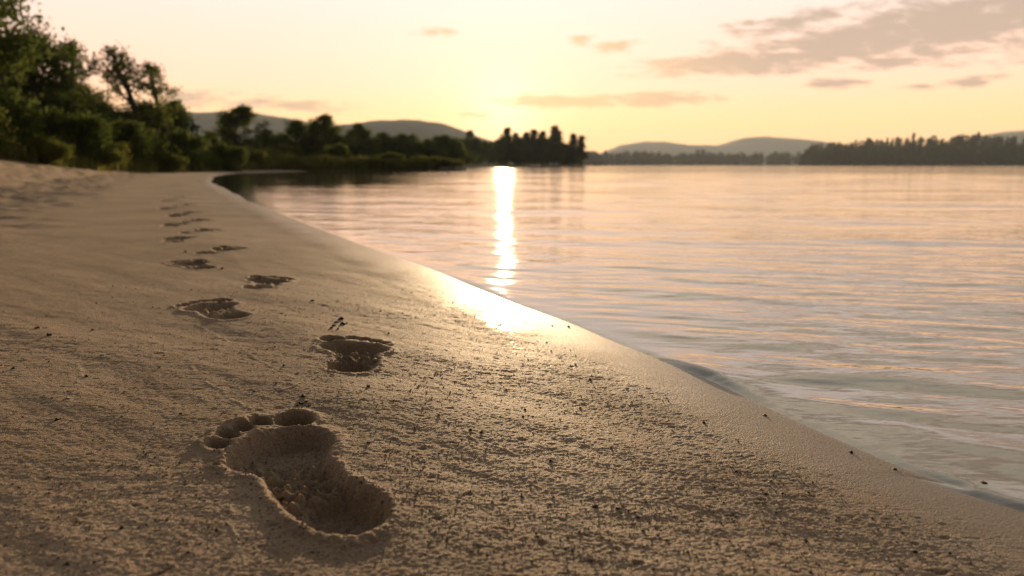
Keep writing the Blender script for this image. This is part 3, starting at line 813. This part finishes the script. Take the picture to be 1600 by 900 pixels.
crumbs = [lump('crumb%d' % k, 1, .9, .75, 600 + k, CRUMB, 2, .55) for k in range(5)]
shells = [lump('shell%d' % k, 1, .6, .3, 620 + k, SHELL, 2, .5) for k in range(2)]
stones = [lump('stone%d' % k, 1, .8, .55, 640 + k, STONE, 2, .3) for k in range(3)]
def scatter(kind, protos, px, label, cat, group, k0=0):
    for k, (u, v, sz) in enumerate(px):
        p = on_ground(u, v); d = math.hypot(p[0], p[1])
        r_ = sz * .40 * d / F
        o = thing(kind, label if isinstance(label, str) else label[k], cat, (p[0], p[1], p[2] + r_ * .1), group, protos[(k + k0) % len(protos)], (k + k0) * 2.1)
        o.scale = (r_, r_, r_)
scatter('sand_crumb', crumbs, [(521, 509, 8), (533, 499, 11), (536, 507, 12), (525, 504, 7), (542, 505, 4), (518, 513, 7), (528, 514, 5)], 'dark crumb of wet sand in the cluster beyond the second footprint', 'crumb', 'crumbs beyond the second footprint')
scatter('sand_crumb', crumbs, [(474, 620, 11), (478, 628, 6), (470, 631, 9), (483, 634, 5), (464, 634, 5)], 'dark crumb of wet sand in the cluster above the toes of the first footprint', 'crumb', 'crumbs above the first footprint', 2)
scatter('sand_crumb', crumbs, [(575, 604, 8)], 'single dark crumb lying between the first and second footprint', 'crumb', None)
scatter('sand_crumb', crumbs, [(347, 420, 6), (444, 571, 6), (488, 470, 6), (576, 692, 8), (397, 612, 5), (290, 394, 5), (560, 585, 5)], ['dark crumb at the heel of the fifth footprint', 'dark crumb before the swash line below the third footprint', 'dark crumb on smooth sand beyond the second footprint towards the water',
        'dark crumb beside the ball of the first footprint', 'tiny dark crumb by the pale swash line before the first footprint', 'tiny dark crumb between the fifth and seventh footprint', 'tiny dark crumb below the heel of the second footprint'], 'crumb', 'lone dark crumbs on the sand', 1)
scatter('sand_crumb', crumbs, [(58, 513, 7), (77, 524, 9), (145, 516, 6), (21, 576, 6), (135, 588, 7), (89, 656, 9), (190, 825, 9)], 'dark crumb scattered on the rough sand away from the water', 'crumb', 'crumbs on the rough sand', 3)
scatter('sand_crumb', crumbs, [(922, 593, 6), (1100, 661, 7), (930, 792, 11), (965, 795, 10), (1005, 830, 9), (735, 672, 7), (820, 640, 6), (860, 720, 8), (817, 651, 6), (752, 676, 7), (955, 700, 6), (1330, 707, 8)], 'dark crumb scattered on the streaked sand between footprints and water', 'crumb', 'crumbs on the streaked sand', 1)
scatter('pale_shell', shells, [(160, 555, 9), (105, 622, 9), (78, 824, 8), (305, 736, 9), (566, 705, 6), (236, 527, 5)], 'pale chip of shell lying on the sand away from the water', 'shell chip', 'shell chips on the sand')
scatter('wet_stone', stones, [(1195, 649, 8), (1398, 733, 8), (863, 509, 5), (888, 510, 6)], 'small wet stone at the edge of the water', 'stone', 'wet stones along the waterline')
for k, (u, v, sz, lab) in enumerate([(1535, 756, 20, 'wet stone breaking the shallow water, larger of the two'), (1508, 728, 14, 'pale wet stone in the shallow water, smaller of the two')]):
    p = on_plane(u, v, 0.0); d = math.hypot(p[0], p[1]); r_ = sz * .5 * d / F
    z = float(base_height(p[:1], p[1:2])[0][0])
    o = thing('wet_stone', lab, 'stone', (p[0], p[1], max(z, -.012) + r_ * .2), 'stones in the shallow water', stones[k], k * 1.3); o.scale = (r_, r_, r_)

def grit():
    rg = np.random.default_rng(12); n = 32000
    rr = .36 * (1.9 / .36) ** rg.random(n); a = rg.uniform(R(-40), R(36), n)
    x, y = rr * np.sin(a), rr * np.cos(a)
    dens = fbm(x * 3.1, y * 4.5, 2, 61)
    z, s, g, r = base_height(x, y)
    ok = (s > .10) & (rg.random(n) < .25 + .75 * sstep(-.2, .4, dens)); x, y, rr = x[ok], y[ok], rr[ok]
    z = full_height(x, y); n = len(x)
    sz = rg.gamma(2.0, .00019, n) + .00025
    oc = np.array([(1, 0, 0), (-1, 0, 0), (0, 1, 0), (0, -1, 0), (0, 0, 1), (0, 0, -1)], float)
    fc = np.array([(0, 2, 4), (2, 1, 4), (1, 3, 4), (3, 0, 4), (2, 0, 5), (1, 2, 5), (3, 1, 5), (0, 3, 5)])
    V = oc[None] * sz[:, None, None] * rg.uniform(.6, 1.3, (n, 6, 1)); ph = rg.uniform(0, 6.28, n)
    c, s_ = np.cos(ph)[:, None], np.sin(ph)[:, None]
    V = np.stack([V[..., 0] * c - V[..., 1] * s_, V[..., 0] * s_ + V[..., 1] * c, V[..., 2] * .8], -1)
    V += np.stack([x, y, z + sz * .25], 1)[:, None]
    Fq = (fc[None] + 6 * np.arange(n)[:, None, None]).reshape(-1, 3)
    m, t = material('grit')
    isl = t.n('ShaderNodeNewGeometry').outputs['Random Per Island']
    c = t.ramp(isl, [(0, (.03, .024, .018)), (.55, (.10, .07, .045)), (.8, (.28, .20, .13)), (.97, (.55, .47, .37))])
    b = t.n('ShaderNodeBsdfPrincipled', {'Base Color': c, 'Roughness': .9, 'Specular IOR Level': .15})
    t.t.links.new(b.outputs[0], t.n('ShaderNodeOutputMaterial').inputs[0])
    link('sand_grit', new_mesh('sand_grit', V.reshape(-1, 3), Fq, (m,), False), kind='stuff', label='loose coarse grit strewn over the sand', category='grit')
grit()

rocks = [lump('rock%d' % k, 1, .8, .6, 660 + k, ROCK, 3, .3) for k in range(2)]
for k, (u, y, s_, lab) in enumerate([(694, 44.2, .34, 'grey rock at the tip of the spit'), (716, 44.5, .5, 'dark flat rock ending the spit in the water'), (668, 43.8, .22, 'small stone at the water side of the spit')]):
    x = at(u, 258, y)[0]; o = thing('rock', lab, 'rock', (x, y, .05), 'rocks at the tip of the spit', rocks[k % 2], k); o.scale = (s_ * 1.4, s_, s_ * .55)

def boat(u, y, L, lab, mat, rz):
    n, rows = 13, []
    t = np.linspace(0, 1, n); V = []
    for q in t:
        w = .5 * L * .30 * math.sin(math.pi * min(1, q * .62 + .38)) ** .8 if q < 1 else .01
        sh = .13 * L * (.85 + .5 * q * q)
        for a, z in ((-1, sh), (-.85, sh * .35), (0, 0), (.85, sh * .35), (1, sh), (.88, sh), (0, sh * .3), (-.88, sh)):
            V.append((L * (q - .5), w * a, z))
    Fq = []
    for i in range(n - 1):
        for j in range(8): Fq.append((i * 8 + j, i * 8 + (j + 1) % 8, (i + 1) * 8 + (j + 1) % 8, (i + 1) * 8 + j))
    x = at(u, 258, y)[0]
    o = thing('rowing_boat', lab, 'boat', (x, y, -.05), None, None, rz)
    link('hull', new_mesh('hull', np.array(V), np.array(Fq), (mat,), False), o)
    import bmesh
    for q in (-.18, .15):
        bm = bmesh.new(); bmesh.ops.create_cube(bm, size=1)
        for v in bm.verts: v.co = Vector((v.co.x * .07 * L + q * L, v.co.y * .24 * L, v.co.z * .02 * L + .10 * L))
        me = bpy.data.meshes.new('thwart'); bm.to_mesh(me); bm.free(); me.materials.append(mat); link('thwart', me, o)
boat(834, 190, 3.4, 'white boat moored under the trees of the wooded point', simple_mat('white_paint', (.75, .74, .72), .4, .1, 2.0), .15)
boat(934, 255, 3.0, 'dark boat on open water just off the wooded point', simple_mat('dark_paint', (.05, .045, .04), .5, .2, 2.0), .3)

# ------------------------------------------------------------------ air
SUN_DIR = ray(788, 166); SUN_DIR /= np.linalg.norm(SUN_DIR)
EL = math.asin(SUN_DIR[2]); AZ = math.atan2(SUN_DIR[0], SUN_DIR[1])
def haze():
    import bmesh
    bm = bmesh.new(); bmesh.ops.create_cube(bm, size=1)
    lo, hi = (-2600, -300, -6), (2900, 4300, 170)
    for v in bm.verts: v.co = Vector([hi[i] if v.co[i] > 0 else lo[i] for i in range(3)])
    me = bpy.data.meshes.new('haze'); bm.to_mesh(me); bm.free()
    m, t = material('air')
    vol = t.n('ShaderNodeVolumePrincipled', {'Color': (.76, .87, 1.0, 1), 'Density': .00016, 'Anisotropy': .1})
    t.t.links.new(vol.outputs[0], t.n('ShaderNodeOutputMaterial').inputs['Volume'])
    me.materials.append(m)
    o = link('haze', me, kind='stuff', label='thin warm evening haze over the lake', category='haze')
    o.display_type = 'WIRE'
haze()

# ------------------------------------------------------------------ sky
def sky():
    w = bpy.data.worlds.new('World'); SC.world = w; w.use_nodes = True
    t = NT(w.node_tree)
    d = t.n('ShaderNodeTexCoord').outputs['Generated']
    d = t.vmath('NORMALIZE', d)
    sx = t.n('ShaderNodeSeparateXYZ', {0: d}).outputs
    yy = t.math('MAXIMUM', t.math('ABSOLUTE', sx[1]), .08)
    cx, cz = t.math('DIVIDE', sx[0], yy), t.math('DIVIDE', sx[2], yy)
    el = t.math('MULTIPLY', t.math('ARCSINE', sx[2]), 180 / math.pi)
    glow_dir = ray(788, 186); glow_dir /= np.linalg.norm(glow_dir)
    dot = t.vmath('DOT_PRODUCT', d, tuple(float(c) for c in glow_dir), 1)
    ang = t.math('MULTIPLY', t.math('ARCCOSINE', t.math('MINIMUM', dot, .999999)), 180 / math.pi)
    # clear air, by elevation
    e01 = t.rng(el, -2, 88, 0, 1, False)
    def p(e): return (e + 2) / 90
    c = t.ramp(e01, [(p(-2), (1.55, .76, .24)), (p(.5), (1.55, .77, .26)), (p(3.0), (1.50, .82, .34)), (p(6.0), (1.38, .80, .55)), (p(12), (1.0, .85, .765)), (p(20), (1.02, .86, .62)), (p(34), (.69, .645, .55)), (p(52), (.19, .20, .23)), (p(88), (.09, .10, .13))])
    # darker away from the sun
    back = t.rng(ang, 30, 105, 1.05, .19)
    c = t.mix(1.0, c, c); cc = t.vmath('SCALE', c); cc.node.inputs['Scale'].default_value = 1
    t.t.links.new(back, cc.node.inputs['Scale'])
    def glow(width, col, k):
        g = t.math('MULTIPLY', t.math('EXPONENT', t.math('MULTIPLY', t.math('POWER', t.math('DIVIDE', ang, width), 2.0 if width < 4 else 1.3), -1.0)), k)
        v = t.vmath('SCALE', tuple(col)); t.t.links.new(g, v.node.inputs['Scale']); return v
    for wd, col, k in ((3.0, (1.0, .74, .50), .55), (7.0, (1.0, .58, .34), .16), (17.0, (1.0, .60, .56), .05)):
        cc = t.vmath('ADD', cc, glow(wd, col, k))
    # clouds
    vec = t.n('ShaderNodeCombineXYZ', {0: cx, 1: cz, 2: 0.0}).outputs[0]
    nz = t.n('ShaderNodeTexNoise', {'Vector': t.vmath('MULTIPLY', vec, (7.0, 26.0, 1.0)), 'Scale': 1.0, 'Detail': 5.0, 'Roughness': .58})
    wob = t.vmath('MULTIPLY', t.vmath('SUBTRACT', nz.outputs[1], (.5, .5, .5)), (.050, .016, 0.0))
    wv = t.vmath('ADD', vec, wob)
    fine = t.noise(t.vmath('MULTIPLY', vec, (20.0, 80.0, 1.0)), 1.0, 6.0, .66)
    CL = [(1165, 95, 165, 20, 4, 1.0), (1320, 66, 165, 30, 10, 1.0), (1480, 40, 205, 46, 9, 1.05), (1700, 0, 260, 75, 5, 1.1), (1250, 32, 110, 14, 12, .7), (1395, 99, 85, 9, 3, .8), (880, 158, 90, 11, 0, 1.15), (1035, 154, 78, 11, 2, 1.15),
          (670, 50, 34, 8, 0, .6), (908, 62, 24, 9, 0, .6), (955, 73, 40, 11, 0, .6), (1303, 130, 52, 9, 0, .95), (1520, 127, 56, 8, 5, .95), (1432, 138, 32, 5, 0, .5), (440, 164, 150, 9, -3, .55), (300, 148, 80, 8, 0, .5),
          (1180, 38, 40, 7, 0, .5), (735, 179, 45, 4, 0, .5), (1900, -60, 300, 110, 8, 1.0), (1350, -150, 330, 45, 6, .8), (900, -330, 420, 60, -4, .6), (1800, -330, 400, 70, 5, .8)]
    acc = None
    for u, v, ru, rv, tilt, op in CL:
        a = ray(u, v); X0, Z0 = a[0] / a[1], a[2] / a[1]
        mp = t.n('ShaderNodeMapping', {'Vector': wv, 'Location': (X0, Z0, 0), 'Rotation': (0, 0, R(tilt)), 'Scale': (ru / F * 1.15, rv / F * 1.25, 1)}, vector_type='TEXTURE').outputs[0]
        ln = t.vmath('LENGTH', mp, None, 1)
        m = t.math('MULTIPLY', t.math('SUBTRACT', 1.0, ln), op)
        acc = m if acc is None else t.math('MAXIMUM', acc, m)
    acc = t.math('ADD', acc, t.math('MULTIPLY', t.math('SUBTRACT', fine, .5), 2.3))
    mask = t.math('MULTIPLY', t.rng(acc, -.05, .62), .88)
    mask = t.math('MULTIPLY', mask, t.rng(el, 1.0, 3.0))
    warm = t.rng(ang, 4, 22, 0, 1)
    ccol = t.mix(warm, (.92, .58, .30), (.54, .39, .30))
    cloud = t.vmath('ADD', ccol, (0, 0, 0))
    final = t.mix(mask, cc, cloud)
    nish = t.n('ShaderNodeTexSky', sky_type='NISHITA', sun_disc=False, sun_elevation=EL, sun_rotation=AZ, air_density=1.0, dust_density=2.0, ozone_density=1.0)
    bg1 = t.n('ShaderNodeBackground', {'Color': final, 'Strength': .415}).outputs[0]
    bg2 = t.n('ShaderNodeBackground', {'Color': nish.outputs[0], 'Strength': .002}).outputs[0]
    add = t.n('ShaderNodeAddShader', {0: bg1, 1: bg2}).outputs[0]
    t.t.links.new(add, t.n('ShaderNodeOutputWorld').inputs[0])
sky()

sun = bpy.data.lights.new('sun', 'SUN'); sun.energy = 3.7; sun.angle = R(.6); sun.color = (1.0, .70, .40)
so = bpy.data.objects.new('sun', sun); COL.objects.link(so)
so.rotation_euler = Vector((-SUN_DIR[0], -SUN_DIR[1], -SUN_DIR[2])).to_track_quat('-Z', 'Y').to_euler()
so.location = (0, 50, 60)

cam = bpy.data.cameras.new('camera'); cam.sensor_width = 36; cam.lens = 36 * F / 1600
cam.clip_start = .02; cam.clip_end = 12000
cam.dof.use_dof = True; cam.dof.focus_distance = .86; cam.dof.aperture_fstop = 5.8
co = bpy.data.objects.new('camera', cam); COL.objects.link(co)
co.location = CAM; co.rotation_euler = (math.pi / 2 - PITCH, 0, 0)
SC.camera = co

SC.view_settings.view_transform = 'Standard'; SC.view_settings.look = 'None'
SC.view_settings.exposure = 1.30; SC.view_settings.gamma = 1
cy = SC.cycles
cy.use_denoising = True
try: cy.denoiser = 'OPENIMAGEDENOISE'
except Exception: pass
cy.max_bounces = 6; cy.diffuse_bounces = 2; cy.glossy_bounces = 3; cy.transmission_bounces = 3; cy.transparent_max_bounces = 12; cy.volume_bounces = 1
cy.sample_clamp_indirect = 6; cy.sample_clamp_direct = 12
